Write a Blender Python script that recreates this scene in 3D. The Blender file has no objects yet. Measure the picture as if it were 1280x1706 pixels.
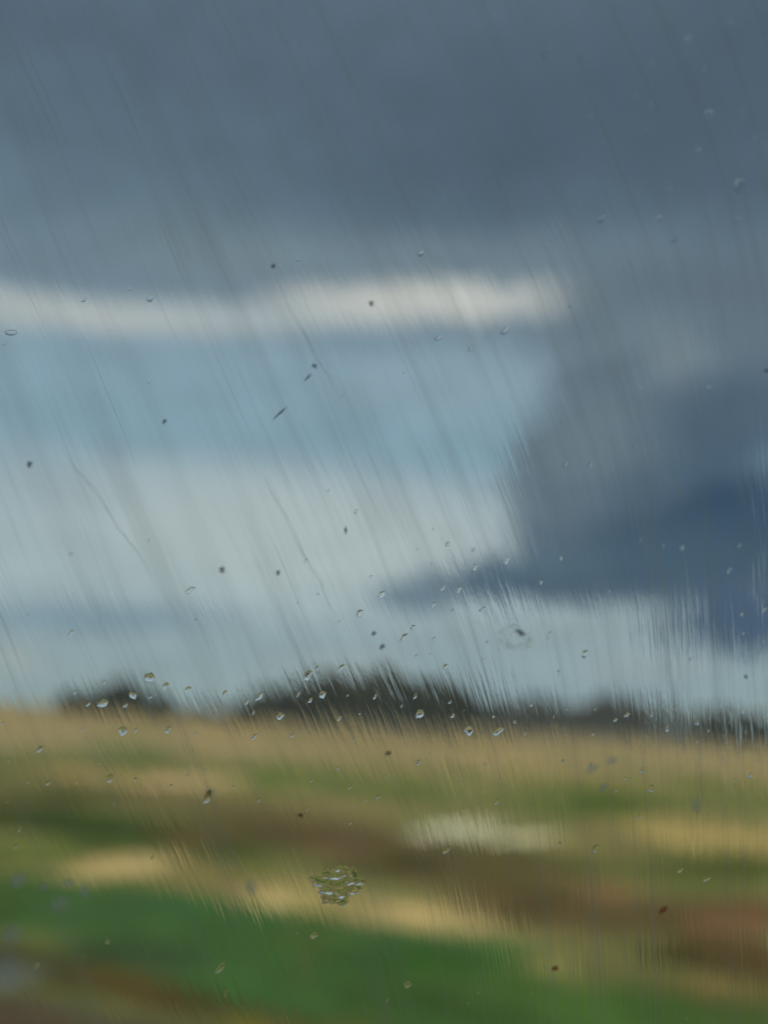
import bpy, bmesh, math, random
from mathutils import Vector, Matrix, Euler, noise
R = math.radians
sc = bpy.context.scene
C = sc.collection

# ------------------------------------------------------------------ camera
FPX, W0, H0 = 1700.0, 1280.0, 1706.0
CAM_Z = 2.6
PITCH, ROLL = R(11.65), R(3.05)
cam_d = bpy.data.cameras.new('camera')
cam = bpy.data.objects.new('camera', cam_d)
C.objects.link(cam)
sc.camera = cam
cam_d.sensor_fit = 'VERTICAL'
cam_d.sensor_height = 36.0
cam_d.sensor_width = 27.0
cam_d.lens = 36.0 * FPX / H0
cam_d.clip_start = 0.02
cam_d.clip_end = 20000
Rm = Matrix.Rotation(math.pi / 2 + PITCH, 3, 'X') @ Matrix.Rotation(ROLL, 3, 'Z')
cam.matrix_world = Matrix.Translation((0, 0, CAM_Z)) @ Rm.to_4x4()
cam_d.dof.use_dof = True
cam_d.dof.focus_distance = 0.415
cam_d.dof.aperture_fstop = 3.0
CAM = Vector((0, 0, CAM_Z))

def ray(x, y):
    return (Rm @ Vector(((x - W0 / 2) / FPX, -(y - H0 / 2) / FPX, -1.0))).normalized()

# ------------------------------------------------------------------ exposure
sc.view_settings.view_transform = 'Standard'
sc.view_settings.look = 'None'
sc.view_settings.exposure = 0.0
sc.view_settings.gamma = 1.0
sc.cycles.use_denoising = True
sc.cycles.max_bounces = 12
sc.cycles.transmission_bounces = 12
sc.cycles.caustics_refractive = False
sc.cycles.caustics_reflective = False

# ------------------------------------------------------------------ node helpers
def lin(c):
    return tuple(((v / 255) / 12.92 if v / 255 <= .04045 else ((v / 255 + .055) / 1.055) ** 2.4) for v in c)

class NT:
    def __init__(s, tree):
        s.t = tree; s.n = tree.nodes; s.l = tree.links
    def node(s, typ, **kw):
        n = s.n.new(typ)
        for k, v in kw.items(): setattr(n, k, v)
        return n
    def put(s, sock, v):
        if isinstance(v, bpy.types.NodeSocket): s.l.new(v, sock)
        else: sock.default_value = v
    def math(s, op, a, b=0.0, c=0.0, clamp=False):
        n = s.node('ShaderNodeMath', operation=op, use_clamp=clamp)
        s.put(n.inputs[0], a); s.put(n.inputs[1], b); s.put(n.inputs[2], c)
        return n.outputs[0]
    def vmath(s, op, a, b=(0, 0, 0)):
        n = s.node('ShaderNodeVectorMath', operation=op)
        s.put(n.inputs[0], a); s.put(n.inputs[1], b)
        return n.outputs['Value'] if op in ('LENGTH', 'DOT_PRODUCT') else n.outputs[0]
    def noise(s, vec, scale, detail=3.0, rough=.55, dist=0.0, out='Fac'):
        n = s.node('ShaderNodeTexNoise')
        s.put(n.inputs['Vector'], vec); n.inputs['Scale'].default_value = scale
        n.inputs['Detail'].default_value = detail; n.inputs['Roughness'].default_value = rough
        n.inputs['Distortion'].default_value = dist
        return n.outputs[out]
    def rng(s, v, a, b, c=0.0, d=1.0, smooth=True):
        n = s.node('ShaderNodeMapRange', interpolation_type='SMOOTHSTEP' if smooth else 'LINEAR')
        s.put(n.inputs[0], v)
        for i, q in enumerate((a, b, c, d)): s.put(n.inputs[i + 1], q)
        return n.outputs[0]
    def mix(s, f, a, b, blend='MIX'):
        n = s.node('ShaderNodeMix', data_type='RGBA', blend_type=blend)
        s.put(n.inputs[0], f)
        for i, q in ((6, a), (7, b)):
            s.put(n.inputs[i], q if isinstance(q, bpy.types.NodeSocket) else (*q, 1))
        return n.outputs[2]
    def xyz(s, x, y, z=0.0):
        n = s.node('ShaderNodeCombineXYZ')
        s.put(n.inputs[0], x); s.put(n.inputs[1], y); s.put(n.inputs[2], z)
        return n.outputs[0]
    def sep(s, v):
        n = s.node('ShaderNodeSeparateXYZ'); s.put(n.inputs[0], v)
        return n.outputs
    def blob(s, vec, cx, cy, rx, ry, rot, inner=.55, outer=1.25):
        m = s.node('ShaderNodeMapping', vector_type='TEXTURE')
        s.put(m.inputs[0], vec)
        m.inputs['Location'].default_value = (cx, cy, 0)
        m.inputs['Rotation'].default_value = (0, 0, rot)
        m.inputs['Scale'].default_value = (rx, ry, 1)
        return s.rng(s.vmath('LENGTH', m.outputs[0]), inner, outer, 1.0, 0.0)

# ------------------------------------------------------------------ sky
SUN_EL, SUN_AZ = 32.0, 244.0           # compass style: 0 = +Y, clockwise; the sun stands to the left, behind
world = bpy.data.worlds.new("World"); sc.world = world
world.use_nodes = True
w = NT(world.node_tree); w.n.clear()
wo = w.node('ShaderNodeOutputWorld'); bg = w.node('ShaderNodeBackground')
SKY = 0.1
bg.inputs[1].default_value = SKY
w.l.new(bg.outputs[0], wo.inputs[0])
sky = w.node('ShaderNodeTexSky', sky_type='NISHITA')
sky.sun_disc = False
sky.sun_elevation = R(SUN_EL); sky.sun_rotation = R(SUN_AZ)
tc = w.node('ShaderNodeTexCoord')
D = tc.outputs['Generated']
dx, dy, dz = w.sep(D)
az = w.math('MULTIPLY', w.math('ARCTAN2', dx, dy), 57.2958)
el = w.math('MULTIPLY', w.math('ARCSINE', dz), 57.2958)
def azel(x, y):
    d = ray(x, y)
    return math.degrees(math.atan2(d.x, d.y)), math.degrees(math.asin(d.z))
# wind-drawn turbulence of the cloud edges
nv = w.xyz(az, w.math('MULTIPLY', el, 2.2))
wc = w.noise(nv, .3, 5.0, .62, 0.0, 'Color')
wv = w.vmath('MULTIPLY', w.vmath('SUBTRACT', wc, (.5, .5, .5)), (4.0, .8, 0))
wc3 = w.noise(w.xyz(az, w.math('MULTIPLY', el, 1.4)), 1.1, 4.0, .6, 0.0, 'Color')
edge_m = w.rng(az, -4, 4)      # the storm cloud on the right has the raggedest edge
wv3 = w.vmath('MULTIPLY', w.vmath('SUBTRACT', wc3, (.5, .5, .5)), w.xyz(w.math('MULTIPLY', edge_m, 4.0), w.math('MULTIPLY', edge_m, 2.6)))
AE = w.vmath('ADD', w.vmath('ADD', w.xyz(az, el), wv), wv3)
SG = 1.0
def scol(c):
    return tuple(v / SKY * SG for v in lin(c))
ramp = w.node('ShaderNodeValToRGB')
elw = w.sep(AE)[1]
w.put(ramp.inputs[0], w.rng(w.math('ADD', w.math('MULTIPLY', el, .6), w.math('MULTIPLY', elw, .4)), -5, 55, 0, 1, False))
stops = [(1160, (140, 163, 168)), (1110, (136, 160, 167)), (1060, (138, 160, 167)), (980, (160, 178, 181)),
         (900, (160, 178, 181)), (810, (150, 171, 178)), (740, (131, 161, 174)), (580, (135, 161, 174)),
         (490, (114, 134, 145)), (400, (104, 125, 137)), (290, (93, 113, 126)), (100, (87, 105, 120)), (-100, (92, 110, 124))]
cr = ramp.color_ramp
for i, (y, c) in enumerate(stops):
    p = (azel(300, y)[1] + 5) / 60
    e = cr.elements[i] if i < 2 else cr.elements.new(p)
    e.position = p
    e.color = (*[v * .5 for v in lin(c)], 1)      # half values, doubled again below
col = w.vmath('MULTIPLY', ramp.outputs[0], (2 / SKY * SG,) * 3)
# a little of the clear air shows between the clouds
col = w.mix(.12, col, sky.outputs[0])
blobs = [  # px x, y, rx, ry, slant, softness, colour
    (640, 60, 900, 220, 0, .3, (86, 104, 119), .5),
    (900, 230, 480, 200, -8, .1, (75, 92, 108), .75),
    (1250, 180, 260, 300, 0, .2, (76, 92, 108), .7),
    (330, 400, 260, 60, 0, .3, (108, 128, 138), .6),
    (760, 640, 190, 60, 0, .8, (138, 162, 174), .5),
    (640, 445, 460, 60, 0, .4, (120, 138, 148), .6),
    (120, 520, 380, 32, 0, .4, (178, 185, 185), 1),
    (-60, 512, 200, 34, 0, .5, (172, 182, 184), .8),
    (420, 526, 230, 26, 0, .4, (168, 180, 183), 1),
    (600, 512, 170, 32, 3, .4, (182, 189, 188), .95),
    (770, 500, 270, 35, 2, .4, (196, 198, 193), 1),
    (935, 494, 130, 30, 0, .5, (178, 184, 183), .8),
    (520, 890, 460, 120, 5, .3, (174, 187, 188), .9),
    (1190, 560, 290, 170, 5, .6, (96, 113, 126), 1),
    (1040, 470, 120, 60, 0, .5, (98, 116, 128), .8),
    (1050, 600, 130, 90, 0, .6, (104, 122, 133), .95),
    (1080, 700, 180, 110, 0, .7, (92, 109, 122), 1),
    (965, 785, 112, 92, 0, .8, (97, 114, 125), 1),
    (980, 880, 130, 90, 0, .7, (90, 108, 122), 1),
    (1130, 600, 90, 70, 30, .1, (118, 134, 143), .8),
    (1000, 690, 60, 60, 0, .1, (108, 125, 135), .6),
    (1060, 830, 50, 60, 0, .1, (84, 103, 120), .8),
    (960, 760, 60, 50, 0, .4, (106, 123, 133), .6),
    (1230, 690, 150, 80, 0, .5, (72, 91, 110), .9),
    (1225, 880, 230, 150, 0, .35, (38, 64, 90), 1),
    (1120, 930, 250, 80, 3, .25, (54, 80, 102), 1),
    (850, 960, 160, 42, -6, .35, (74, 98, 116), 1),
    (690, 995, 80, 34, 0, .5, (96, 120, 136), .9),
    (1000, 980, 250, 28, 0, .3, (54, 80, 102), .9),
    (960, 1056, 280, 34, 0, .6, (142, 162, 166), .95),
    (1250, 1030, 140, 66, 0, .6, (58, 82, 108), 1),
    (160, 1028, 240, 28, 0, .4, (122, 147, 161), .9),
    (20, 1095, 60, 22, 0, .6, (156, 168, 169), .9),
    (560, 1105, 130, 18, 0, .6, (152, 166, 168), .7),
    (1080, 1115, 110, 20, 0, .6, (152, 164, 166), .8),
    (1000, 1150, 500, 16, 0, .6, (134, 158, 166), .7),
]
for (x, y, rx, ry, rot, inner, c, f) in blobs:
    a0, e0 = azel(x, y)
    sx = abs(azel(x + 20, y)[0] - azel(x - 20, y)[0]) / 40
    sy = abs(azel(x, y + 20)[1] - azel(x, y - 20)[1]) / 40
    m = w.blob(AE, a0, e0, rx * sx, ry * sy, R(-rot) + ROLL, inner, 1.3)
    col = w.mix(w.math('MULTIPLY', m, f), col, scol(c))
# soft billowing
bn = w.noise(nv, .22, 5.0, .62, .5)
col = w.vmath('MULTIPLY', col, w.xyz(*[w.rng(bn, .28, .72, .90, 1.10, False)] * 3))
w.put(bg.inputs[0], col)

sun_d = bpy.data.lights.new('sun', 'SUN'); sun = bpy.data.objects.new('sun', sun_d); C.objects.link(sun)
sun_d.energy = 2.6; sun_d.angle = R(.6); sun_d.color = (1.0, .95, .86)
sd = Vector((math.sin(R(SUN_AZ)) * math.cos(R(SUN_EL)), math.cos(R(SUN_AZ)) * math.cos(R(SUN_EL)), math.sin(R(SUN_EL))))
sun.rotation_euler = sd.to_track_quat('Z', 'Y').to_euler()

# ------------------------------------------------------------------ object helpers
def tag(o, label=None, cat=None, group=None, kind=None):
    if label: o['label'] = label
    if cat: o['category'] = cat
    if group: o['group'] = group
    if kind: o['kind'] = kind
    return o
def empty(name, loc=(0, 0, 0)):
    o = bpy.data.objects.new(name, None); C.objects.link(o); o.location = loc; o.empty_display_size = .1
    return o
def mesh(name, verts, faces, mat=None, parent=None, smooth=True):
    me = bpy.data.meshes.new(name); me.from_pydata(verts, [], faces); me.validate(); me.update()
    if smooth: me.polygons.foreach_set('use_smooth', [True] * len(me.polygons))
    o = bpy.data.objects.new(name, me); C.objects.link(o)
    if mat: me.materials.append(mat)
    if parent: o.parent = parent
    return o
def material(name):
    m = bpy.data.materials.new(name); m.use_nodes = True
    t = NT(m.node_tree); t.n.clear()
    out = t.node('ShaderNodeOutputMaterial')
    return m, t, out
def ground_pt(x, y):
    d = ray(x, y)
    k = -CAM_Z / d.z
    return CAM + d * k
def at(x, y, Y):
    d = ray(x, y)
    return CAM + d * (Y / d.y)

# ------------------------------------------------------------------ ground
gblobs = [  # px x, y, rx, ry, slant slope, inner, colour, strength
    (210, 1252, 90, 12, .05, .5, (108, 114, 62), .8),
    (60, 1235, 120, 16, .05, .5, (160, 132, 95), .8),
    (470, 1295, 130, 24, .06, .4, (88, 102, 46), .95),
    (640, 1312, 110, 22, .06, .4, (92, 104, 48), .9),
    (760, 1305, 150, 22, .06, .4, (112, 112, 62), .8),
    (990, 1335, 160, 32, .07, .4, (92, 101, 46), .9),
    (1260, 1325, 90, 42, .05, .5, (92, 103, 44), .9),
    (150, 1290, 60, 22, .1, .5, (178, 142, 100), 1),
    (310, 1306, 80, 28, .1, .5, (186, 152, 108), 1),
    (70, 1325, 200, 32, .1, .5, (102, 86, 55), .95),
    (440, 1350, 170, 24, .12, .5, (106, 90, 58), .9),
    (560, 1395, 240, 34, .15, .5, (86, 68, 42), 1),
    (690, 1450, 130, 26, .15, .5, (62, 56, 26), .95),
    (330, 1405, 150, 22, .15, .5, (66, 64, 30), .9),
    (650, 1340, 120, 16, .1, .5, (120, 108, 68), .8),
    (1180, 1388, 170, 28, .05, .6, (162, 138, 88), 1),
    (1000, 1400, 130, 24, .08, .5, (126, 112, 70), .9),
    (130, 1372, 210, 32, .14, .6, (42, 60, 16), 1),
    (800, 1445, 210, 46, .15, .5, (84, 72, 40), .95),
    (1040, 1445, 100, 30, .1, .5, (98, 94, 50), .8),
    (1210, 1445, 120, 30, .1, .5, (70, 77, 28), .95),
    (990, 1515, 260, 44, .15, .5, (92, 72, 46), .95),
    (1240, 1530, 100, 44, .12, .5, (112, 76, 54), .95),
    (1230, 1590, 130, 36, .12, .5, (84, 58, 34), .95),
    (765, 1380, 46, 17, .1, .5, (232, 218, 190), 1),
    (868, 1392, 34, 15, .12, .5, (224, 206, 174), 1),
    (40, 1420, 110, 26, .1, .5, (84, 92, 42), .9),
    (60, 1500, 240, 60, .15, .6, (56, 86, 38), 1),
    (180, 1412, 90, 16, .1, .5, (60, 76, 28), .9),
    (330, 1455, 200, 26, .17, .6, (128, 114, 68), .95),
    (195, 1440, 60, 24, .1, .6, (186, 156, 106), 1),
    (490, 1495, 110, 26, .17, .6, (176, 148, 98), 1),
    (700, 1528, 130, 28, .15, .6, (172, 146, 98), 1),
    (330, 1530, 230, 50, .2, .7, (50, 84, 44), 1),
    (620, 1620, 470, 90, .15, .8, (52, 86, 40), 1),
    (1060, 1680, 460, 50, .13, .7, (58, 84, 36), 1),
    (240, 1590, 120, 36, .15, .5, (46, 70, 38), .9),
    (990, 1605, 110, 34, .12, .5, (106, 98, 58), .9),
    (1180, 1640, 100, 24, .12, .5, (108, 90, 54), .85),
    (90, 1610, 200, 36, .2, .6, (62, 58, 26), .95),
    (290, 1655, 200, 26, .22, .5, (74, 58, 28), .95),
    (130, 1700, 220, 44, .2, .6, (76, 70, 50), 1),
    (420, 1696, 140, 26, .2, .5, (82, 76, 38), .9),
    (0, 1628, 44, 40, .2, .3, (116, 118, 116), .7),
    (30, 1690, 90, 30, .2, .5, (78, 60, 48), .9),
    (15, 1282, 60, 12, .1, .3, (92, 88, 46), .9),
    (228, 1270, 50, 11, .05, .3, (82, 100, 48), .95),
    (140, 1287, 38, 14, .1, .3, (200, 150, 112), .9),
    (300, 1302, 50, 20, .1, .3, (204, 168, 126), .9),
    (100, 1314, 70, 12, .1, .3, (78, 68, 40), .9),
    (20, 1348, 60, 16, .1, .3, (48, 54, 20), .9),
    (150, 1376, 70, 16, .12, .3, (30, 56, 8), 1),
    (320, 1386, 70, 14, .12, .3, (110, 76, 50), .9),
    (60, 1415, 50, 14, .1, .3, (108, 116, 44), .9),
    (450, 1302, 44, 16, .05, .3, (74, 94, 36), .95),
    (700, 1325, 60, 15, .05, .3, (70, 90, 28), .95),
    (890, 1296, 70, 10, .05, .3, (140, 128, 72), .8),
    (1000, 1346, 66, 18, .06, .3, (66, 86, 22), .95),
    (1262, 1332, 50, 20, .05, .3, (74, 94, 24), .95),
    (1120, 1392, 46, 14, .06, .3, (180, 150, 92), .9),
    (1248, 1402, 46, 16, .06, .3, (176, 146, 90), .9),
    (600, 1355, 60, 10, .1, .3, (142, 122, 80), .9),
    (690, 1442, 60, 18, .14, .3, (58, 48, 24), .95),
    (560, 1418, 60, 12, .14, .3, (110, 76, 52), .9),
    (820, 1492, 60, 14, .14, .3, (100, 74, 46), .9),
    (880, 1524, 50, 14, .14, .3, (60, 52, 22), .9),
    (1000, 1484, 70, 14, .12, .3, (126, 92, 62), .9),
    (1110, 1592, 60, 15, .12, .3, (58, 44, 20), .9),
    (950, 1602, 50, 18, .12, .3, (128, 120, 74), .9),
    (1254, 1530, 44, 16, .12, .3, (126, 84, 60), .9),
    (1200, 1640, 56, 16, .12, .3, (134, 110, 64), .9),
    (230, 1445, 34, 14, .12, .3, (206, 174, 122), .9),
    (470, 1494, 60, 12, .17, .3, (196, 166, 116), .9),
    (690, 1524, 60, 14, .15, .3, (190, 160, 110), .9),
    (330, 1500, 110, 16, .2, .3, (44, 92, 44), .9),
    (230, 1582, 60, 24, .2, .3, (36, 58, 36), .9),
    (520, 1562, 80, 18, .17, .3, (62, 98, 40), .8),
    (720, 1600, 90, 22, .15, .3, (44, 84, 24), .9),
    (980, 1668, 110, 20, .13, .3, (64, 94, 36), .8),
    (590, 1690, 80, 18, .15, .3, (76, 96, 32), .8),
    (420, 1692, 44, 14, .2, .3, (112, 100, 36), .9),
    (270, 1660, 40, 12, .2, .3, (72, 54, 28), .9),
]

def ground_material(near):
    gm, g, go = material('near_field_ground' if near else 'far_field_ground')
    geo = g.node('ShaderNodeNewGeometry')
    P = g.vmath('MULTIPLY', geo.outputs['Position'], (1, 1, 0))
    SL = R(-36)                               # the crop strips run along this direction
    mp = g.node('ShaderNodeMapping'); g.put(mp.inputs[0], P)
    mp.inputs['Rotation'].default_value = (0, 0, -SL)
    mp2 = g.node('ShaderNodeMapping'); g.put(mp2.inputs[0], mp.outputs[0]); mp2.inputs['Scale'].default_value = (.3, 1, 1)
    wc = g.noise(mp2.outputs[0], .45, 4.0, .6, 0.0, 'Color')
    PW = g.vmath('ADD', P, g.vmath('MULTIPLY', g.vmath('SUBTRACT', wc, (.5, .5, .5)), (1.5, 1.5, 0)))
    wc2 = g.noise(P, .035, 3.0, .5, 0.0, 'Color')
    PF = g.vmath('ADD', P, g.vmath('MULTIPLY', g.vmath('SUBTRACT', wc2, (.5, .5, .5)), (7, 7, 0)))
    EG = (.64, .62, .66)                      # light that falls on the field, per channel
    def gcol(c):
        return tuple(v / e for v, e in zip(lin(c), EG))
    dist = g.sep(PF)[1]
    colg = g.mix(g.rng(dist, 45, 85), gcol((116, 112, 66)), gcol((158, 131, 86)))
    cnt = 0
    for (x, y, rx, ry, sl, inner, c, f) in gblobs:
        p0 = ground_pt(x, y)
        if (near and p0.y > 32) or (not near and p0.y < 23): continue
        cnt += 1
        pa = ground_pt(x - rx, y - rx * sl); pb = ground_pt(x + rx, y + rx * sl)
        pc = ground_pt(x, y - ry); pd = ground_pt(x, y + ry)
        ax = pb - pa
        rot = math.atan2(ax.y, ax.x)
        nrm = Vector((-math.sin(rot), math.cos(rot), 0))
        cen = p0.lerp((pa + pb) / 2, .3).lerp((pc + pd) / 2, .5)
        rr = abs((pc - pd).dot(nrm)) / 2
        m = g.blob(PW if cen.y < 28 else PF if cen.y > 60 else PW, cen.x, cen.y, ax.length / 2, rr, rot, inner, 1.35)
        colg = g.mix(g.math('MULTIPLY', m, f), colg, gcol(c))
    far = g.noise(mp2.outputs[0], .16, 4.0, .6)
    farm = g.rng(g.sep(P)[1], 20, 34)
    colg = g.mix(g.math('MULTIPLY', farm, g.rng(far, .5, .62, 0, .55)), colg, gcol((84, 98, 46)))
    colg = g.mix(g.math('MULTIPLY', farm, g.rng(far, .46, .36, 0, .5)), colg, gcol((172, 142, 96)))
    # clumps and bare patches, longer away from the road than along it
    near_n = g.noise(g.vmath('MULTIPLY', P, (1.0, .26, 0)), .5, 4.0, .6, .4)
    far_n = g.noise(g.vmath('MULTIPLY', P, (1.0, .16, 0)), .1, 4.0, .6, .4)
    mot = g.math('ADD', g.math('MULTIPLY', near_n, g.math('SUBTRACT', 1.0, farm)), g.math('MULTIPLY', far_n, farm))
    colg = g.mix(g.rng(mot, .5, .66, 0, .9), colg, g.vmath('MULTIPLY', colg, (.50, .66, .42)))
    colg = g.mix(g.rng(mot, .48, .34, 0, .8), colg, g.vmath('MULTIPLY', colg, (1.38, 1.32, 1.25)))
    mot2 = g.noise(g.vmath('MULTIPLY', P, (1.0, .3, 0)), .5, 3.0, .6, .4)
    colg = g.mix(g.rng(mot2, .52, .68, 0, .4), colg, gcol((112, 88, 56)))
    tuft = g.noise(mp2.outputs[0], .9, 4.0, .65)
    colg = g.mix(g.rng(tuft, .5, .66, 0, .6), colg, g.vmath('MULTIPLY', colg, (.55, .72, .5)))
    colg = g.mix(g.rng(g.noise(mp2.outputs[0], .22, 4.0, .65), .5, .68, 0, .4), colg, g.vmath('MULTIPLY', colg, (1.35, 1.25, 1.2)))
    det = g.noise(mp2.outputs[0], 1.6, 6.0, .7)
    colg = g.vmath('MULTIPLY', colg, g.xyz(*[g.rng(det, .25, .75, .55, 1.45, False)] * 3))
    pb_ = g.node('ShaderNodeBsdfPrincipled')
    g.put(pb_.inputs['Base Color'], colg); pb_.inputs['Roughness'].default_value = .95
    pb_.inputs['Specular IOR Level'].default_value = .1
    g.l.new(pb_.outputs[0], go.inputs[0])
    return gm
gm_near, gm_far = ground_material(True), ground_material(False)

ys = [-60, -20, 0, 3] + [4 + .75 * i for i in range(60)] + [50 + 6 * i for i in range(40)] + [300, 400, 600, 900, 1500, 3000, 6000, 12000]
xs = [-9000, -4000, -1500, -600, -300, -200] + [-150 + 6 * i for i in range(20)] + [-30 + 1.0 * i for i in range(60)] + [30 + 6 * i for i in range(20)] + [160, 200, 300, 600, 1500, 4000, 9000]
def gz(x, y):
    if y < 2: return 0
    k = min(1, (y - 2) / 6)
    n = noise.noise(Vector((x * .08, y * .12, 1.3))) * .12 + noise.noise(Vector((x * .5, y * .9, 7))) * .04 if y < 60 else 0
    return n * k
vs = [(x, y, gz(x, y)) for y in ys for x in xs]
nx = len(xs)
fs = [(j * nx + i, j * nx + i + 1, (j + 1) * nx + i + 1, (j + 1) * nx + i) for j in range(len(ys) - 1) for i in range(nx - 1)]
gr = mesh('ground', vs, fs, gm_near); gr.data.materials.append(gm_far)
for p in gr.data.polygons:
    if p.center.y > 27.5: p.material_index = 1
tag(gr, 'grass, stubble and bare soil lying in blurred strips', 'field', None, 'structure')

# low far hills behind the fields
hm, h, ho = material('far_hill_grass')
hb = h.node('ShaderNodeBsdfPrincipled'); hb.inputs['Roughness'].default_value = 1
hn = h.noise(h.node('ShaderNodeNewGeometry').outputs['Position'], .01, 4)
h.put(hb.inputs['Base Color'], h.mix(hn, (.10, .12, .09), (.17, .17, .13)))
h.l.new(hb.outputs[0], ho.inputs[0])
vs, fs = [], []
N, M = 90, 6
for i in range(N + 1):
    x = -900 + 1800 * i / N
    hh = 9 + 6 * noise.noise(Vector((x * .004, 3, 0))) + 2.5 * noise.noise(Vector((x * .03, 9, 0)))
    if x < -250: hh *= max(.15, 1 - (-250 - x) / 120)
    for j in range(M + 1):
        t = j / M
        vs.append((x, 1100 + 260 * t, -.5 + hh * math.sin(math.pi * t) ** 1.3))
for i in range(N):
    for j in range(M):
        a = i * (M + 1) + j
        fs.append((a, a + M + 1, a + M + 2, a + 1))
hl = mesh('hills', vs, fs, hm); tag(hl, 'low dull green ridge along the far horizon', 'hill', None, 'structure')

# ------------------------------------------------------------------ trees
def foliage(name, ca, cb):
    m, t, o = material(name)
    b = t.node('ShaderNodeBsdfPrincipled'); b.inputs['Roughness'].default_value = .8
    b.inputs['Specular IOR Level'].default_value = .2
    oi = t.node('ShaderNodeObjectInfo')
    n = t.noise(t.node('ShaderNodeTexCoord').outputs['Object'], .6, 3)
    c = t.mix(n, ca, cb)
    c = t.vmath('MULTIPLY', c, t.xyz(*[t.rng(oi.outputs['Random'], 0, 1, .8, 1.2, False)] * 3))
    t.put(b.inputs['Base Color'], c)
    t.l.new(b.outputs[0], o.inputs[0])
    return m
leaf_dark = foliage('dark_foliage', (.05, .046, .012), (.095, .08, .022))
leaf_dull = foliage('dull_foliage', (.10, .095, .07), (.17, .15, .12))
bark, t_, o_ = material('bark')
b_ = t_.node('ShaderNodeBsdfPrincipled'); b_.inputs['Roughness'].default_value = .9
t_.put(b_.inputs['Base Color'], t_.mix(t_.noise(t_.node('ShaderNodeTexCoord').outputs['Object'], 3, 4), (.05, .04, .03), (.13, .10, .08)))
t_.l.new(b_.outputs[0], o_.inputs[0])

def limb(vs, fs, a, b, ra, rb, n=7):
    d = (b - a).normalized()
    q = d.to_track_quat('Z', 'Y')
    base = len(vs)
    for (p, r) in ((a, ra), ((a + b) / 2 + Vector((random.uniform(-.1, .1), random.uniform(-.1, .1), 0)), (ra + rb) / 2), (b, rb)):
        for k in range(n):
            an = 2 * math.pi * k / n
            vs.append(p + q @ Vector((math.cos(an) * r, math.sin(an) * r, 0)))
    for s in range(2):
        for k in range(n):
            fs.append((base + s * n + k, base + s * n + (k + 1) % n, base + (s + 1) * n + (k + 1) % n, base + (s + 1) * n + k))
def tree_proto(seed, hgt, wid, leafm, leaves=2200):
    random.seed(seed)
    root = empty('tree')
    vs, fs = [], []
    top = Vector((random.uniform(-.3, .3), random.uniform(-.3, .3), hgt * .6))
    limb(vs, fs, Vector((0, 0, -.3)), top * .55, .32, .22)
    limb(vs, fs, top * .55, top * 1.25, .22, .08)
    clumps = []
    for i in range(9):
        an = i * 2.4 + random.random(); z0 = hgt * random.uniform(.2, .55)
        r = wid * random.uniform(.25, .42)
        e = Vector((math.cos(an) * r, math.sin(an) * r, z0 + hgt * random.uniform(.12, .32)))
        limb(vs, fs, Vector((0, 0, z0)), e, .1, .03, 5)
        clumps.append((e, wid * random.uniform(.16, .28)))
    mesh('trunk', vs, fs, bark, root)
    clumps.append((Vector((0, 0, hgt * .86)), wid * .24)); clumps.append((Vector((0, 0, hgt * .66)), wid * .3))
    vs, fs = [], []
    for i in range(leaves):
        c, r = random.choice(clumps)
        v = Vector((random.gauss(0, 1), random.gauss(0, 1), random.gauss(0, 1))).normalized()
        p = c + v * r * random.uniform(.35, 1.08) ** .6
        p.z = max(.4, min(hgt, p.z))
        q = Euler((random.uniform(0, 6.3), random.uniform(0, 6.3), random.uniform(0, 6.3)))
        s = random.uniform(.22, .42)
        b = len(vs)
        for (u, w_) in ((-1, -.5), (0, -.75), (1, 0), (0, .75), (-1, .5)):
            x = Vector((u * s, w_ * s, random.uniform(-.1, .1) * s)); x.rotate(q)
            vs.append(p + x)
        fs.append((b, b + 1, b + 2, b + 3, b + 4))
    mesh('crown', vs, fs, leafm, root, smooth=False)
    return root
def copy_tree(o):
    r = o.copy(); C.objects.link(r)
    for ch in list(o.children):
        c = ch.copy(); C.objects.link(c); c.parent = r
    return r
protos = {}
for kind, lm in (('dark', leaf_dark), ('dull', leaf_dull)):
    protos[kind] = [tree_proto(k * 7 + (3 if kind == 'dark' else 50), 11 + k, 8.5, lm, 3600 if kind == 'dark' else 2000) for k in range(3)]
used = set()
def plant(x, ytop, ybase_d, kind, label, group, yj=0):
    """x = bearing of the tree; height from its top row; distance in metres."""
    Y = ybase_d
    p = at(x, 1200, Y); tp = at(x, ytop, Y)
    k = random.randrange(3)
    src = protos[kind][k]
    o = src if (kind, k) not in used else copy_tree(src)
    used.add((kind, k))
    o.location = (p.x, Y, 0)
    s = max(.3, tp.z / (11 + k)) * .99
    ws = random.uniform(.95, 1.25)
    o.scale = (s * ws, s * ws, s)
    o.rotation_euler = (0, 0, random.uniform(0, 6.28))
    tag(o, label, 'tree', group)
    return o
random.seed(5)
def prof(pts, x):
    for (a, ya), (b, yb) in zip(pts, pts[1:]):
        if a <= x <= b: return ya + (yb - ya) * (x - a) / (b - a)
    return pts[-1][1]
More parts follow.
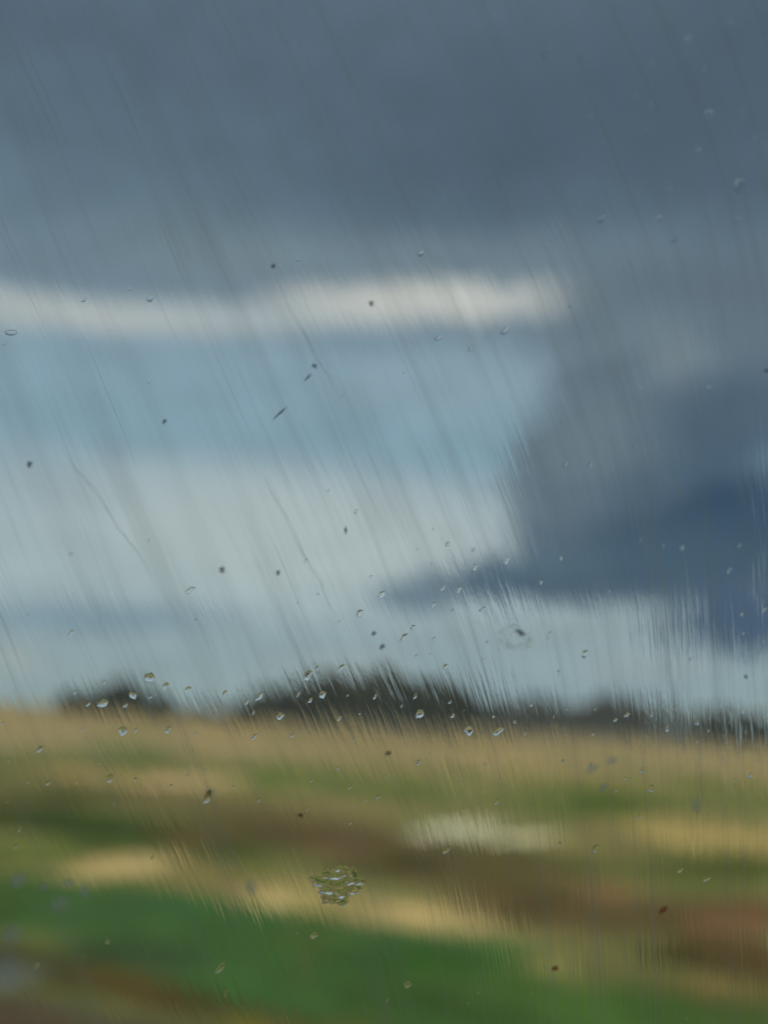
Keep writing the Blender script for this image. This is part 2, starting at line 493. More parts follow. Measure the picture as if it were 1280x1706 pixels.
rows = [
    (100, 290, 15, 235, 'dark', [(100, 1165), (150, 1140), (230, 1138), (290, 1162)],
     'dark round tree in the small clump on the left of the horizon', 'trees of the left clump'),
    (290, 400, 18, 330, 'dull', [(290, 1168), (350, 1172), (400, 1160)],
     'small dull tree in the low gap between the two dark clumps', 'trees in the gap of the horizon line'),
    (395, 770, 16, 215, 'dark', [(395, 1152), (440, 1135), (520, 1125), (640, 1118), (700, 1125), (770, 1150)],
     'dark bushy tree in the long tall clump at the middle of the horizon', 'trees of the middle clump'),
    (775, 1130, 17, 330, 'dull', [(775, 1152), (850, 1160), (1000, 1162), (1080, 1168), (1130, 1185)],
     'pale grey brown tree in the lower hedgerow right of the middle clump', 'trees of the pale hedgerow'),
    (1155, 1300, 15, 320, 'dark', [(1155, 1188), (1180, 1178), (1230, 1186), (1300, 1198)],
     'dark low tree in the clump at the right edge of the horizon', 'trees of the right clump'),
]
for (x0, x1, st, Y, kind, pts, lab, grp) in rows:
    x = x0
    while x < x1:
        plant(x, prof(pts, x) + random.uniform(-8, 24), Y + random.uniform(-12, 12), kind, lab, grp)
        x += st * random.uniform(.7, 1.2)

# ------------------------------------------------------------------ window glass
PD, PA = .42, R(11)                       # distance ahead, turn of the pane (left side nearer)
PT = .005
ex = Vector((math.cos(PA), math.sin(PA), 0)); ez = Vector((0, 0, 1)); en = Vector((-math.sin(PA), math.cos(PA), 0))
p0 = Vector((0, PD, CAM_Z))
def pane(x, y, off=0.0):
    """pane coordinates (X across, Z up) that a picture point falls on"""
    d = ray(x, y)
    k = ((p0 + en * off) - CAM).dot(en) / d.dot(en)
    q = CAM + d * k - p0
    return q.dot(ex), q.dot(ez)
def slope(X, Z):                          # run of the streaks: dX per unit of fall
    t = X + .35 * (.05 - Z)                # straighter towards the right and lower down
    return .03 + .49 / (1 + math.exp((t - .085) / .03))
def su(X, Z):
    x, z = X, Z
    n = 60
    dz = (1.0 - Z) / n
    for i in range(n):
        x -= slope(x, z) * dz; z += dz
    return x
root = empty('vehicle_window', p0)
root.rotation_euler = (0, 0, PA)
tag(root, 'clear window glass covered in slanting rain streaks and dirt', 'window')
GX0, GX1, GZ0, GZ1 = -1.1, 1.1, -.5, .75
nxg, nzg = 180, 110
vs, fs, uvs = [], [], []
for j in range(nzg + 1):
    for i in range(nxg + 1):
        X = GX0 + (GX1 - GX0) * i / nxg; Z = GZ0 + (GZ1 - GZ0) * j / nzg
        vs.append((X, PT, Z)); uvs.append((su(X, Z), Z))
for j in range(nzg):
    for i in range(nxg):
        a = j * (nxg + 1) + i
        fs.append((a + 1, a, a + nxg + 1, a + nxg + 2))      # outer face looks outwards (+Y)
nf = len(fs)
b = len(vs)
vs += [(GX0, 0, GZ0), (GX1, 0, GZ0), (GX1, 0, GZ1), (GX0, 0, GZ1)]
uvs += [(0, 0)] * 4
fs.append((b, b + 1, b + 2, b + 3))
bot = [i for i in range(nxg + 1)]; topv = [nzg * (nxg + 1) + i for i in range(nxg + 1)]
lef = [j * (nxg + 1) for j in range(nzg + 1)]; rig = [j * (nxg + 1) + nxg for j in range(nzg + 1)]
fs.append(tuple(bot) + (b + 1, b)); fs.append(tuple(reversed(topv)) + (b + 3, b + 2))
fs.append(tuple(reversed(lef)) + (b, b + 3)); fs.append(tuple(rig) + (b + 2, b + 1))

clean, t1, o1 = material('clear_glass')
gl = t1.node('ShaderNodeBsdfGlass'); gl.inputs['IOR'].default_value = 1.5; gl.inputs['Roughness'].default_value = 0
gl.inputs['Color'].default_value = (.985, .995, .99, 1)
t1.l.new(gl.outputs[0], o1.inputs[0])

wet, q, qo = material('rain_streaked_glass')
uv = q.node('ShaderNodeUVMap').outputs[0]
ux, uz, _ = q.sep(uv)
# streaks wander a little
wob = q.noise(uv, 9.0, 2.0, .5)
ux = q.math('ADD', ux, q.math('MULTIPLY', q.math('SUBTRACT', wob, .5), .008))
def streak(su_, sz, detail=2.0, rough=.5, seed=0):
    return q.noise(q.xyz(q.math('MULTIPLY', ux, su_), q.math('MULTIPLY', uz, sz), seed), 1.0, detail, rough)
big = streak(130, 9, 2, .5, 1.7)
mid = streak(360, 22, 2, .55, 5.1)
fine = streak(900, 60, 2, .5, 9.4)
# wet patches: streaks are strong in places and nearly missing in others
wetm = q.math('MULTIPLY', q.rng(q.noise(uv, 14.0, 3.0, .6), .38, .64, .2, 1.0), q.rng(q.noise(q.xyz(q.math('MULTIPLY', ux, 60), q.math('MULTIPLY', uz, 14), 4.4), 1.0, 3.0), .35, .62, .35, 1.25))
# denser from below the cloud down to the tree line
opx = q.sep(q.node('ShaderNodeTexCoord').outputs['Object'])[0]
zone = q.math('MULTIPLY', q.rng(uz, .15, .03, .34, 1.0), q.rng(uz, -.06, .0, .5, 1.1))
zone = q.math('MULTIPLY', zone, q.rng(opx, -.10, -.02, .5, 1.0))
wm = q.math('MULTIPLY', wetm, zone)
sharp_mid = q.rng(mid, .42, .68, 0, 1)
thin = q.rng(streak(520, 14, 2, .5, 3.3), .62, .78, 0, 1)
hgt = q.math('ADD', q.math('MULTIPLY', big, .42), q.math('ADD', q.math('MULTIPLY', sharp_mid, .3), q.math('MULTIPLY', fine, .2)))
hgt = q.math('ADD', hgt, q.math('MULTIPLY', thin, .22))
# beads and ripples of the water film between the streaks
hgt = q.math('ADD', hgt, q.math('MULTIPLY', q.noise(q.xyz(q.math('MULTIPLY', ux, 700), q.math('MULTIPLY', uz, 260), 2.0), 1.0, 2.0), .2))
hgt = q.math('MULTIPLY', hgt, wm)
bp = q.node('ShaderNodeBump'); bp.inputs['Strength'].default_value = 1.0; bp.inputs['Distance'].default_value = .00013
q.put(bp.inputs['Height'], hgt)
g2 = q.node('ShaderNodeBsdfGlass'); g2.inputs['IOR'].default_value = 1.5; g2.inputs['Roughness'].default_value = 0.0
q.l.new(bp.outputs[0], g2.inputs['Normal'])
film = q.node('ShaderNodeBsdfTranslucent'); film.inputs['Color'].default_value = (.42, .43, .42, 1)
fm = q.rng(streak(230, 12, 3, .6, 14.2), .5, .8, 0, 1)
fm = q.math('MULTIPLY', q.math('MULTIPLY', fm, q.math('ADD', wm, .25)), .2)
broad = q.rng(streak(75, 3.5, 3, .55, 21.0), .44, .72, 0, .15)
lines = q.math('MULTIPLY', q.rng(streak(420, 7, 2, .5, 31.0), .58, .74, 0, .2), q.rng(streak(40, 5, 2, .5, 37.0), .42, .6, .1, 1))
fm = q.math('ADD', q.math('ADD', fm, .02), q.math('ADD', broad, lines))
ms = q.node('ShaderNodeMixShader'); q.put(ms.inputs[0], fm)
q.l.new(g2.outputs[0], ms.inputs[1]); q.l.new(film.outputs[0], ms.inputs[2])
q.l.new(ms.outputs[0], qo.inputs[0])

me = bpy.data.meshes.new('glass_pane'); me.from_pydata(vs, [], fs); me.update()
me.materials.append(wet); me.materials.append(clean)
for i, p in enumerate(me.polygons):
    p.material_index = 0 if i < nf else 1
ul = me.uv_layers.new(name='UVMap')
for l in me.loops: ul.data[l.index].uv = uvs[l.vertex_index]
po = bpy.data.objects.new('glass_pane', me); C.objects.link(po); po.parent = root
# rubber seal round the pane
rub, t2, o2 = material('black_rubber')
rb = t2.node('ShaderNodeBsdfPrincipled'); rb.inputs['Roughness'].default_value = .6
t2.put(rb.inputs['Base Color'], t2.mix(t2.noise(t2.node('ShaderNodeTexCoord').outputs['Object'], 40, 3), (.012, .012, .012), (.03, .03, .03)))
t2.l.new(rb.outputs[0], o2.inputs[0])
vs, fs = [], []
prof2 = [(-.006, -.012), (.03, -.016), (.045, -.004), (.045, .012), (.03, .02), (-.006, .014)]
cor = [(GX0, GZ0, -1, -1), (GX1, GZ0, 1, -1), (GX1, GZ1, 1, 1), (GX0, GZ1, -1, 1)]
for (X, Z, a, c) in cor:
    for (o, d) in prof2: vs.append((X + a * o, d + (0 if o > 0 else 0), Z + c * o))
n = len(prof2)
for k in range(4):
    for i in range(n):
        j = (i + 1) % n; k2 = (k + 1) % 4
        fs.append((k * n + i, k2 * n + i, k2 * n + j, k * n + j))
mesh('seal', vs, fs, rub, root, smooth=False)

# ------------------------------------------------------------------ raindrops
water, t3, o3 = material('water')
wg = t3.node('ShaderNodeBsdfGlass'); wg.inputs['IOR'].default_value = 1.33; wg.inputs['Roughness'].default_value = 0
t3.l.new(wg.outputs[0], o3.inputs[0])
dirt, t4, o4 = material('dried_dirt')
db = t4.node('ShaderNodeBsdfPrincipled'); db.inputs['Roughness'].default_value = .9
t4.put(db.inputs['Base Color'], t4.mix(t4.noise(t4.node('ShaderNodeTexCoord').outputs['Object'], 900, 3), (.05, .05, .045), (.11, .10, .085)))
d_tr = t4.node('ShaderNodeBsdfTransparent'); d_mx = t4.node('ShaderNodeMixShader'); 
d_tc = t4.node('ShaderNodeTexCoord')
d_g = t4.vmath('MULTIPLY', t4.vmath('SUBTRACT', d_tc.outputs['Generated'], (.5, .5, .5)), (2, 0, 2))
d_r = t4.math('ADD', t4.vmath('LENGTH', d_g), t4.math('MULTIPLY', t4.math('SUBTRACT', t4.noise(d_tc.outputs['Object'], 2.2, 3), .5), .9))
t4.put(d_mx.inputs[0], t4.rng(d_r, .1, .85, .8, 0))
t4.l.new(d_tr.outputs[0], d_mx.inputs[1]); t4.l.new(db.outputs[0], d_mx.inputs[2]); t4.l.new(d_mx.outputs[0], o4.inputs[0])
red, t5, o5 = material('red_speck')
db = t5.node('ShaderNodeBsdfPrincipled'); db.inputs['Roughness'].default_value = .8
t5.put(db.inputs['Base Color'], t5.mix(t5.noise(t5.node('ShaderNodeTexCoord').outputs['Object'], 900, 3), (.10, .02, .012), (.2, .045, .03)))
r_tr = t5.node('ShaderNodeBsdfTransparent'); r_mx = t5.node('ShaderNodeMixShader')
r_tc = t5.node('ShaderNodeTexCoord')
r_g = t5.vmath('MULTIPLY', t5.vmath('SUBTRACT', r_tc.outputs['Generated'], (.5, .5, .5)), (2, 0, 2))
r_r = t5.math('ADD', t5.vmath('LENGTH', r_g), t5.math('MULTIPLY', t5.math('SUBTRACT', t5.noise(r_tc.outputs['Object'], 2.2, 3), .5), .8))
t5.put(r_mx.inputs[0], t5.rng(r_r, .2, .85, .9, 0))
r_tl = t5.node('ShaderNodeBsdfTranslucent'); r_tl.inputs['Color'].default_value = (.55, .07, .045, 1)
r_add = t5.node('ShaderNodeMixShader'); r_add.inputs[0].default_value = .6
t5.l.new(db.outputs[0], r_add.inputs[1]); t5.l.new(r_tl.outputs[0], r_add.inputs[2])
t5.l.new(r_tr.outputs[0], r_mx.inputs[1]); t5.l.new(r_add.outputs[0], r_mx.inputs[2]); t5.l.new(r_mx.outputs[0], o5.inputs[0])
sm, t6, o6 = material('grey_smear')
tb = t6.node('ShaderNodeBsdfTranslucent'); tb.inputs['Color'].default_value = (.48, .50, .60, 1)
tr = t6.node('ShaderNodeBsdfTransparent')
mx = t6.node('ShaderNodeMixShader')
uvn = t6.node('ShaderNodeTexCoord')
rad = t6.vmath('LENGTH', t6.vmath('MULTIPLY', uvn.outputs['Generated'], (1, 0, 1)))
gg = t6.vmath('MULTIPLY', t6.vmath('SUBTRACT', uvn.outputs['Generated'], (.5, .5, .5)), (2, 0, 2))
fall = t6.rng(t6.vmath('LENGTH', gg), .1, 1.0, 1, 0)
t6.put(mx.inputs[0], t6.math('MULTIPLY', fall, t6.rng(t6.noise(uvn.outputs['Object'], 300, 3), .35, .6, .25, .65)))
t6.l.new(tr.outputs[0], mx.inputs[1]); t6.l.new(tb.outputs[0], mx.inputs[2]); t6.l.new(mx.outputs[0], o6.inputs[0])

def dome(name, seed, hgt=.42, rough=.12, mat=water, rings=7, seg=20, ripple=0):
    """unit droplet lying on the plane Y=0, bulging to +Y (outside); radius 1 in X and Z"""
    vs, fs = [], []
    def rr(an): return 1 + rough * noise.noise(Vector((math.cos(an) * 1.3, math.sin(an) * 1.3, seed * 3.1))) * 2
    for r in range(rings):
        t = 1 - r / rings
        for k in range(seg):
            an = 2 * math.pi * k / seg
            rad = rr(an) * math.sin(t * math.pi / 2) ** .9
            h = hgt * math.cos(t * math.pi / 2)
            X, Z = math.cos(an) * rad, math.sin(an) * rad
            if ripple: h += ripple * (noise.noise(Vector((X * 3.2, Z * 3.2, seed))) + .5) * (1 - t ** 3)
            vs.append((X, h, Z))
    top = len(vs); vs.append((0, hgt + (ripple * .4), 0))
    for r in range(rings - 1):
        for k in range(seg):
            k2 = (k + 1) % seg
            fs.append((r * seg + k, (r + 1) * seg + k, (r + 1) * seg + k2, r * seg + k2))
    for k in range(seg):
        fs.append(((rings - 1) * seg + k, top, (rings - 1) * seg + (k + 1) % seg))
    fs.append(tuple(range(seg)))
    o = mesh(name, vs, fs, mat)
    o.data.polygons[-1].use_smooth = False
    outward(o)
    return o
def outward(o):
    bm = bmesh.new(); bm.from_mesh(o.data); bmesh.ops.recalc_face_normals(bm, faces=bm.faces); bm.to_mesh(o.data); bm.free()
def stick(o, x, y, rx, rz, ang, name=None, depth=None):
    """put a thing flat on the outer side of the pane; rx, rz in picture rows (about 0.25 mm each)"""
    X, Z = pane(x, y, PT)
    k = .00025
    o.location = p0 + ex * X + ez * Z + en * (PT + .00012)
    o.rotation_mode = 'XYZ'
    o.rotation_euler = (Matrix.Rotation(PA, 4, 'Z') @ Matrix.Rotation(-ang, 4, 'Y')).to_euler()
    o.scale = (rx * k, (depth if depth else min(rx, rz)) * k, rz * k)
    return o
drops = [dome('raindrop', s * 1.7 + .3, .34 + .12 * (s % 3), .24) for s in range(8)]
taken = set()
def drop(x, y, rx, rz, ang, label, group):
    k = random.randrange(8)
    o = drops[k] if k not in taken else drops[k].copy()
    if k in taken: C.objects.link(o)
    taken.add(k)
    stick(o, x, y, rx * .9, rz * .85, ang)
    tag(o, label, 'raindrop', group)
random.seed(11)
named = [
    (842, 936, 10, 4.5, 50, 'bright slanting raindrop just above the dark blue cloud band'),
    (789, 947, 8, 5, 55, 'round bright raindrop at the left tip of the blue cloud'),
    (763, 984, 8, 3.5, 60, 'thin bright raindrop below the left tip of the blue cloud'),
    (783, 583, 8, 5, 50, 'small bright raindrop under the pale cloud band'),
    (728, 565, 9, 4.5, 45, 'long faint raindrop just under the pale cloud band'),
    (250, 500, 8, 6, 40, 'pale raindrop on the upper edge of the left pale cloud band'),
    (18, 556, 11, 6, 20, 'wide pale raindrop beside the left edge under the cloud band'),
    (598, 1022, 9, 5, 60, 'bright raindrop above the middle tree clump in pale sky'),
    (316, 984, 10, 4, 35, 'flat wide raindrop low in the pale sky on the left'),
    (249, 1130, 10, 9, 80, 'big raindrop with a dark top above the left tree clump'),
    (170, 1172, 9, 8, 60, 'yellowish raindrop in front of the left tree clump'),
    (221, 1158, 7, 7, 60, 'round pale raindrop in front of the left tree clump'),
    (276, 1143, 8, 5, 60, 'small slanting raindrop right of the left tree clump'),
    (430, 1161, 9, 5, 50, 'pale raindrop at the left end of the middle clump'),
    (466, 1193, 8, 6, 30, 'yellow rimmed raindrop low in the middle clump'),
    (697, 1190, 9, 8, 80, 'big dark topped raindrop in front of the right part of the middle clump'),
    (780, 1216, 10, 9, 70, 'large grey raindrop at the foot of the hedgerow'),
    (828, 1218, 15, 5, 35, 'long yellowish slanting drop at the foot of the pale hedgerow'),
    (568, 1112, 9, 4, 45, 'long thin raindrop just above the middle clump'),
    (1063, 648, 6, 4, 60, 'small faint raindrop inside the grey cloud'),
    (1180, 647, 10, 4.5, 45, 'long faint raindrop inside the grey cloud near the right edge'),
    (980, 776, 9, 5, 45, 'dark edged raindrop inside the lower grey cloud'),
    (1055, 744, 8, 4, 45, 'thin raindrop between grey and navy cloud'),
    (700, 425, 9, 5, 45, 'soft slanting raindrop above the pale cloud band'),
    (1145, 68, 9, 7, 50, 'blurred pale raindrop near the top right corner'),
    (1260, 234, 10, 6, 50, 'bluish blurred raindrop by the upper right edge'),
    (1162, 254, 7, 6, 50, 'faint round raindrop in the upper right dark cloud'),
    (1175, 1463, 10, 4, 30, 'small pale slanting drop on the dark green patch at right'),
    (742, 1416, 11, 4, 40, 'thin pale slanting drop below the whitish patch'),
    (183, 1296, 8, 5, 70, 'light raindrop over the tan patch on the left'),
    (205, 1217, 8, 8, 60, 'clustered dark raindrop at the top of the left field'),
    (678, 1638, 7, 5, 20, 'small yellow raindrop on the bright green strip at the bottom'),
    (522, 1557, 7, 5, 20, 'small yellow raindrop below the round dimpled splash'),
]
pre = [(x, y) for x, y, *_ in named]
for (x, y, rx, rz, a, lab) in named:
    drop(x, y, rx, rz, R(a), lab, None)
def treetop(x):
    return 1140 + x * .04
regions = [
    (45, lambda x, y: (120 < x < 1280 and 1125 + .05 * x < y < 1180 + .05 * x), 'tiny raindrop on the glass in front of the horizon trees', 'raindrops in front of the trees'),
    (55, lambda x, y: (y < 1110 + .03 * x and y > 880), 'tiny raindrop on the glass in front of the low sky', 'raindrops in front of the low sky'),
    (22, lambda x, y: (y <= 880 and y > 420), 'tiny faint raindrop on the glass in front of the middle sky', 'raindrops in front of the middle sky'),
    (24, lambda x, y: (y <= 420 and x > 900), 'small blurred raindrop on the glass in the upper right of the sky', 'raindrops in front of the dark upper right sky'),
    (60, lambda x, y: (y > 1195 + .05 * x and y < 1340), 'tiny raindrop on the glass in front of the far fields', 'raindrops in front of the far fields'),
    (26, lambda x, y: (y >= 1340), 'tiny raindrop on the glass in front of the near grass', 'raindrops in front of the near grass'),
]
for (n, test, lab, grp) in regions:
    k = 0
    while k < n:
        x, y = random.uniform(5, 1275), random.uniform(5, 1700)
        if not test(x, y) or any((x - a) ** 2 + (y - b) ** 2 < 400 for a, b in pre): continue
        if 700 < y <= 1110 and random.random() > (.25 + .75 * min(1, max(0, x - 450) / 300)): continue
        pre.append((x, y)); k += 1
        s = 2.5 * math.exp(random.gauss(0, .45)) * (1.9 if y < 420 else 1)
        drop(x, y, s * random.uniform(1.2, 2.0), s * .8, R(random.gauss(58, 12)), lab, grp)

# ------------------------------------------------------------------ specks of dirt
specks = [
    (50, 775, 6, 4.5, 100, 'dark speck of dirt by the left edge in the blue sky'),
    (370, 950, 6, 5, 120, 'dark ragged speck of dirt low in the pale sky'),
    (463, 955, 5, 3.6, 100, 'small dark speck right of the ragged one in the pale sky'),
    (618, 508, 6, 4.6, 110, 'dark speck of dirt on the right pale cloud band'),
    (523, 612, 5, 4.2, 0, 'round brownish speck above the thin dark sliver'),
    (455, 446, 5, 4, 90, 'faint speck of dirt at the top of the long dark smear'),
    (274, 704, 5, 3.2, 70, 'small faint speck on the left in the blue sky'),
    (466, 690, 16, 2.2, 50, 'thin dark sliver of dirt slanting in the blue sky'),
    (512, 631, 9, 2, 55, 'short thin dark sliver below the round speck'),
    (622, 1056, 5, 3.6, 60, 'small dark speck in pale sky above the middle clump'),
    (636, 1078, 6, 4, 60, 'dark ragged speck just above the middle clump'),
    (646, 1255, 6, 4, 30, 'dark speck inside a pale ring on the tan field'),
    (500, 1358, 5, 3.6, 0, 'small dark speck on the brown strip of field'),
    (1275, 620, 6, 4, 20, 'dark speck at the right edge in the grey cloud'),
    (575, 885, 3, 6, 0, 'tiny upright speck in the pale sky'),
    (1240, 1128, 4, 4, 0, 'small dark speck in the strip of sky at right'),
]
def speck(x, y, rx, rz, a, lab, mat, name='dirt_speck', cat='dirt speck'):
    n = 28; m_ = 5
    vs = [(0, .06, 0)] + [(math.cos(2 * math.pi * k / n) * j / m_, .06 * (1 - (j / m_) ** 2), math.sin(2 * math.pi * k / n) * j / m_) for j in range(1, m_ + 1) for k in range(n)]
    fs = [(0, 1 + k, 1 + (k + 1) % n) for k in range(n)] + [(1 + j * n + k, 1 + (j + 1) * n + k, 1 + (j + 1) * n + (k + 1) % n, 1 + j * n + (k + 1) % n) for j in range(m_ - 1) for k in range(n)]
    o = mesh(name, vs, fs, mat)
    stick(o, x, y, rx * 1.7, rz * 1.9, R(a), depth=4); tag(o, lab, cat)
    return o
for s in specks: speck(*s, dirt)
speck(1103, 1515, 9, 4.5, 40, 'larger red speck on the reddish soil at right', red, 'red_speck', 'speck')
speck(923, 1612, 6, 4, 20, 'smaller red speck low on the green strip', red, 'red_speck', 'speck')

def smear(x, y, rx, rz, a, lab):
    vs = [(-1, 0, -1), (1, 0, -1), (1, 0, 1), (-1, 0, 1)]
    n = 24
    vs = [(math.cos(2 * math.pi * k / n), 0, math.sin(2 * math.pi * k / n)) for k in range(n)] + [(math.cos(2 * math.pi * k / n) * .9, .02, math.sin(2 * math.pi * k / n) * .9) for k in range(n)]
    fs = [tuple(range(n, 2 * n))]
    o = mesh('smudge', vs, fs, sm); stick(o, x, y, rx, rz, R(a), depth=1); tag(o, lab, 'smudge')
for s in [
    (1018, 1267, 16, 11, 10, 'darkest bluish smudge on the far field at right'),
    (985, 1280, 20, 10, 30, 'long bluish smudge left of the darkest one'),
    (1003, 1311, 16, 9, 45, 'faint bluish smudge below the darkest one'),
    (1158, 1342, 12, 22, 0, 'upright grey smudge on the green field at right'),
    (350, 1320, 13, 12, 0, 'small bluish smudge beside the tan patch on the left'),
    (417, 1477, 14, 20, 20, 'bluish grey smudge left of the dimpled splash'),
    (30, 1466, 20, 16, 45, 'largest pale smudge by the left edge over the green'),
    (72, 1477, 11, 9, 0, 'small pale smudge right of the largest one'),
    (114, 1471, 14, 11, 0, 'middle pale smudge over the green at left'),
    (141, 1484, 12, 16, 20, 'rightmost pale smudge over the green at left'),
    (100, 1505, 22, 16, 30, 'wide faint smudge below the other pale smudges'),
    (20, 1556, 24, 22, 30, 'faint grey smudge over the dark grass at the left edge'),
    (8, 1620, 36, 50, 10, 'large whitish smudge at the lower left edge'),
]: smear(*s)

# round dimpled splash
def splash(x, y, rx, rz, lab):
    vs, fs = [], []
    rings, seg = 34, 72
    for r in range(rings + 1):
        t = r / rings
        for k in range(seg):
            an = 2 * math.pi * k / seg
            lim = .84 + .34 * noise.noise(Vector((math.cos(an) * 2, math.sin(an) * 2, 6))) + .12 * noise.noise(Vector((math.cos(an) * 7, math.sin(an) * 7, 6)))
            X, Z = math.cos(an) * t * lim, math.sin(an) * t * lim
            env = min(1, (1 - t) / .14) ** .5 * (1 if Z > -.6 else .6)
            h = env * (.24 + .36 * (noise.noise(Vector((X * 3.4, Z * 4.6, 2.2))) + .4 * noise.noise(Vector((X * 5, Z * 5.5, 5)))))
            if Z > -.1: h += .07 * math.sin(t * 19 + 2.5 * noise.noise(Vector((X * 2, Z * 2, 8)))) * env * min(1, t * 1.5)
            vs.append((X, max(.005, h) if r < rings else 0.002, Z))
    for r in range(rings):
        for k in range(seg):
            k2 = (k + 1) % seg
            fs.append((r * seg + k, r * seg + k2, (r + 1) * seg + k2, (r + 1) * seg + k))
    nb = len(vs)
    vs += [(vs[rings * seg + k][0], 0, vs[rings * seg + k][2]) for k in range(seg)]
    fs.append(tuple(nb + k for k in range(seg)))
    o = mesh('water_splash', vs, fs, water); o.data.polygons[-1].use_smooth = False
    stick(o, x, y, rx * 1.25, rz * 1.3, 0, depth=11); tag(o, lab, 'splash')
splash(562, 1472, 38, 27, 'round dimpled water splash on the glass above the bright green strip')
# pale dried ring with the dark dash in it
rm, t8, o8 = material('dried_ring_film')
tb = t8.node('ShaderNodeBsdfTranslucent'); tb.inputs['Color'].default_value = (.85, .84, .80, 1)
tr = t8.node('ShaderNodeBsdfTransparent'); mx = t8.node('ShaderNodeMixShader')
tcx = t8.node('ShaderNodeTexCoord'); ru = t8.sep(tcx.outputs['UV'])
t8.put(mx.inputs[0], t8.math('MULTIPLY', t8.math('MULTIPLY', t8.rng(ru[0], 0, .5), t8.rng(ru[0], 1, .5)), t8.rng(t8.noise(tcx.outputs['Object'], 2.6, 4), .35, .65, .08, .5)))
t8.l.new(tr.outputs[0], mx.inputs[1]); t8.l.new(tb.outputs[0], mx.inputs[2]); t8.l.new(mx.outputs[0], o8.inputs[0])
def ring(x, y, lab):
    vs, fs, uv_ = [], [], []
    seg, m_ = 64, 7
    for k in range(seg):
        an = 2 * math.pi * k / seg
        wd = .34 + .2 * noise.noise(Vector((math.cos(an) * 1.5, math.sin(an) * 1.5, 4))) - .14 * math.sin(an + .6)
        r0 = .68 + .28 * noise.noise(Vector((math.cos(an), math.sin(an), 9)))
        for j in range(m_):
            r_ = r0 + (j / (m_ - 1) - .5) * 2 * wd
            vs.append((math.cos(an) * r_, 0, math.sin(an) * r_)); uv_.append((j / (m_ - 1), k / seg))
    for k in range(seg):
        for j in range(m_ - 1):
            k2 = (k + 1) % seg
            fs.append((k * m_ + j, k2 * m_ + j, k2 * m_ + j + 1, k * m_ + j + 1))
    o = mesh('dried_ring', vs, fs, rm); ul_ = o.data.uv_layers.new(name='UVMap')
    for l in o.data.loops: ul_.data[l.index].uv = uv_[l.vertex_index]
    stick(o, x, y, 36, 27, R(-15), depth=1); tag(o, lab, 'dried ring')
ring(858, 1062, 'pale ring of dried water on the glass below the blue cloud')
speck(865, 1055, 11, 5.0, -25, 'short dark dash of dirt inside the pale water ring', dirt)

# a few strong single trails
def trail(pts, wid, mat, lab, name='rain_trail', cat='rain trail', h=.07):
    P2 = [pane(x, y, PT) for x, y in pts]
    dense = []
    for (a, b) in zip(P2, P2[1:]):
        for i in range(14): dense.append((a[0] + (b[0] - a[0]) * i / 14, a[1] + (b[1] - a[1]) * i / 14))
    dense.append(P2[-1])
    org = dense[0]
    vs, fs = [], []
    n = len(dense)
    for i, (X, Z) in enumerate(dense):
        t = i / (n - 1)
        w_ = wid * .00025 * math.sin(math.pi * min(1, max(.02, t)) ** .8) ** .6 * (1 + .4 * noise.noise(Vector((X * 300, Z * 300, 0))))
        w_ = max(w_, 1e-5)
        a = dense[max(0, i - 1)]; c = dense[min(n - 1, i + 1)]
        dd = Vector((c[0] - a[0], c[1] - a[1])).normalized(); nn = Vector((-dd.y, dd.x))
        for j in range(7):
            b = math.pi * j / 6
            vs.append((X - org[0] + nn.x * math.cos(b) * w_, math.sin(b) * w_ * h, Z - org[1] + nn.y * math.cos(b) * w_))
    for i in range(n - 1):
        for j in range(6):
            fs.append((i * 7 + j, i * 7 + j + 1, (i + 1) * 7 + j + 1, (i + 1) * 7 + j))
        fs.append((i * 7 + 6, i * 7, (i + 1) * 7, (i + 1) * 7 + 6))
    fs.append(tuple(reversed(range(7)))); fs.append(tuple((n - 1) * 7 + j for j in range(7)))
    o = mesh(name, vs, fs, mat)
    o.location = p0 + ex * org[0] + ez * org[1] + en * (PT + .00012)
    o.rotation_euler = (0, 0, PA)
    bm = bmesh.new(); bm.from_mesh(o.data); bmesh.ops.recalc_face_normals(bm, faces=bm.faces); bm.to_mesh(o.data); bm.free()
    tag(o, lab, cat)
film_m, t7, o7 = material('dried_water_film')
tb = t7.node('ShaderNodeBsdfTranslucent'); tb.inputs['Color'].default_value = (.40, .42, .42, 1)
tr = t7.node('ShaderNodeBsdfTransparent'); mx = t7.node('ShaderNodeMixShader')
oc = t7.node('ShaderNodeTexCoord')
fv = t7.vmath('MULTIPLY', oc.outputs['UV'], (5, 9, 0))
ge = t7.sep(oc.outputs['UV'])
edge = t7.math('MULTIPLY', t7.rng(ge[0], 0, .5), t7.rng(ge[0], 1, .5))
ends = t7.math('MULTIPLY', t7.rng(ge[1], 0, .25), t7.rng(ge[1], 1, .75))
t7.put(mx.inputs[0], t7.math('MULTIPLY', t7.math('MULTIPLY', edge, ends), t7.rng(t7.noise(fv, 1, 3), .3, .68, .03, .3)))
t7.l.new(tr.outputs[0], mx.inputs[1]); t7.l.new(tb.outputs[0], mx.inputs[2]); t7.l.new(mx.outputs[0], o7.inputs[0])
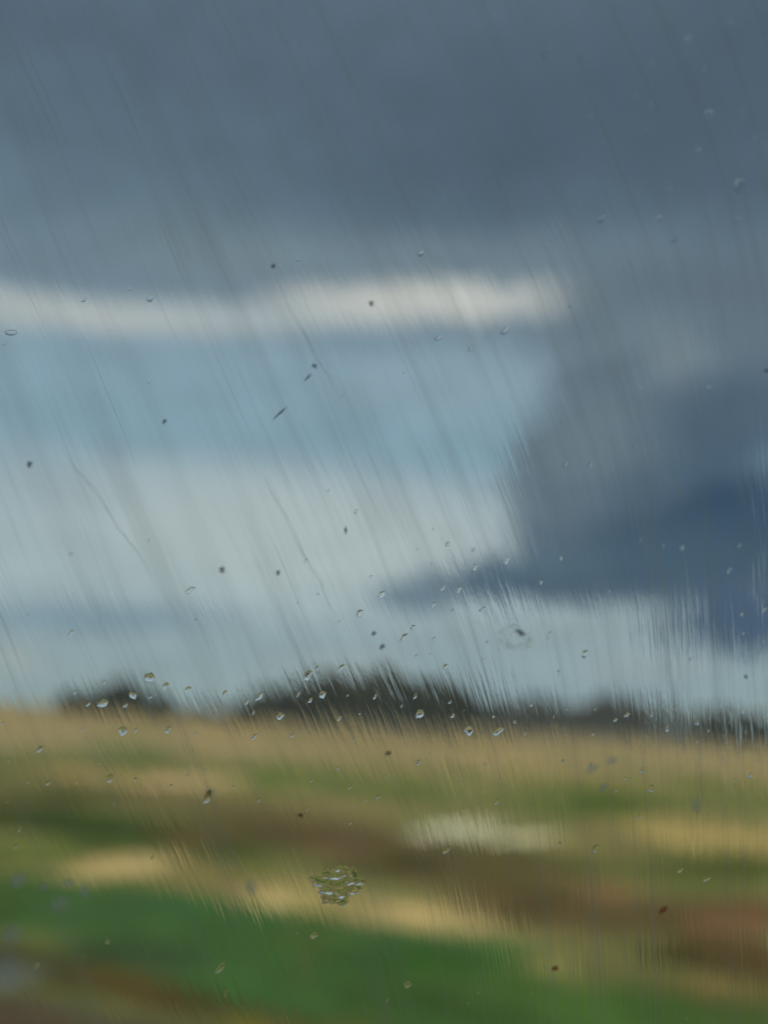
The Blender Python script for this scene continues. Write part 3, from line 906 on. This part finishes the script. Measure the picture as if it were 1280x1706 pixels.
def film_trail(pts, wid, lab):
    P2 = [pane(x, y, PT) for x, y in pts]
    dense = []
    for (a, b) in zip(P2, P2[1:]):
        for i in range(14): dense.append((a[0] + (b[0] - a[0]) * i / 14, a[1] + (b[1] - a[1]) * i / 14))
    dense.append(P2[-1]); org = dense[0]; n = len(dense)
    vs, fs, uv_ = [], [], []
    for i, (X, Z) in enumerate(dense):
        a = dense[max(0, i - 1)]; c = dense[min(n - 1, i + 1)]
        dd = Vector((c[0] - a[0], c[1] - a[1])).normalized(); nn = Vector((-dd.y, dd.x))
        w_ = wid * .00025 * (1 + .25 * noise.noise(Vector((X * 90, Z * 90, 3))))
        for j in range(5):
            q_ = (j - 2) / 2
            vs.append((X - org[0] + nn.x * q_ * w_, 0, Z - org[1] + nn.y * q_ * w_)); uv_.append((j / 4, i / (n - 1)))
    for i in range(n - 1):
        for j in range(4):
            fs.append((i * 5 + j, i * 5 + j + 1, (i + 1) * 5 + j + 1, (i + 1) * 5 + j))
    o = mesh('rain_trail', vs, fs, film_m)
    ul_ = o.data.uv_layers.new(name='UVMap')
    for l in o.data.loops: ul_.data[l.index].uv = uv_[l.vertex_index]
    o.location = p0 + ex * org[0] + ez * org[1] + en * (PT + .0003)
    o.rotation_euler = (0, 0, PA)
    tag(o, lab, 'rain trail')
film_trail([(446, 436), (462, 470), (484, 522), (508, 560), (530, 604), (548, 632), (566, 690)], 6, 'long rain trail slanting from the cloud band into the blue sky')
film_trail([(432, 775), (452, 822), (474, 858), (505, 925), (532, 968), (548, 1012), (578, 1060)], 6, 'longest rain trail in the pale sky above the middle clump')
film_trail([(104, 745), (128, 785), (162, 822), (196, 880), (222, 912), (270, 990)], 5, 'thin rain trail in the pale sky on the left')
film_trail([(1115, 775), (1128, 810), (1142, 850)], 9, 'short rain trail on the navy cloud')
film_trail([(1155, 1170), (1162, 1250), (1168, 1360)], 10, 'upright rain trail at the left end of the right tree clump')
film_trail([(268, 1125), (300, 1210), (345, 1310), (390, 1430), (410, 1480)], 9, 'wide pale rain trail from the left trees down over the field')
film_trail([(222, 1140), (240, 1170), (262, 1210)], 11, 'broad pale rain trail in front of the left tree clump')
film_trail([(1045, 790), (1070, 870), (1092, 950), (1105, 1050), (1120, 1150), (1128, 1240), (1130, 1300)], 30, 'broadest rain trail, running down across the navy cloud to the field')
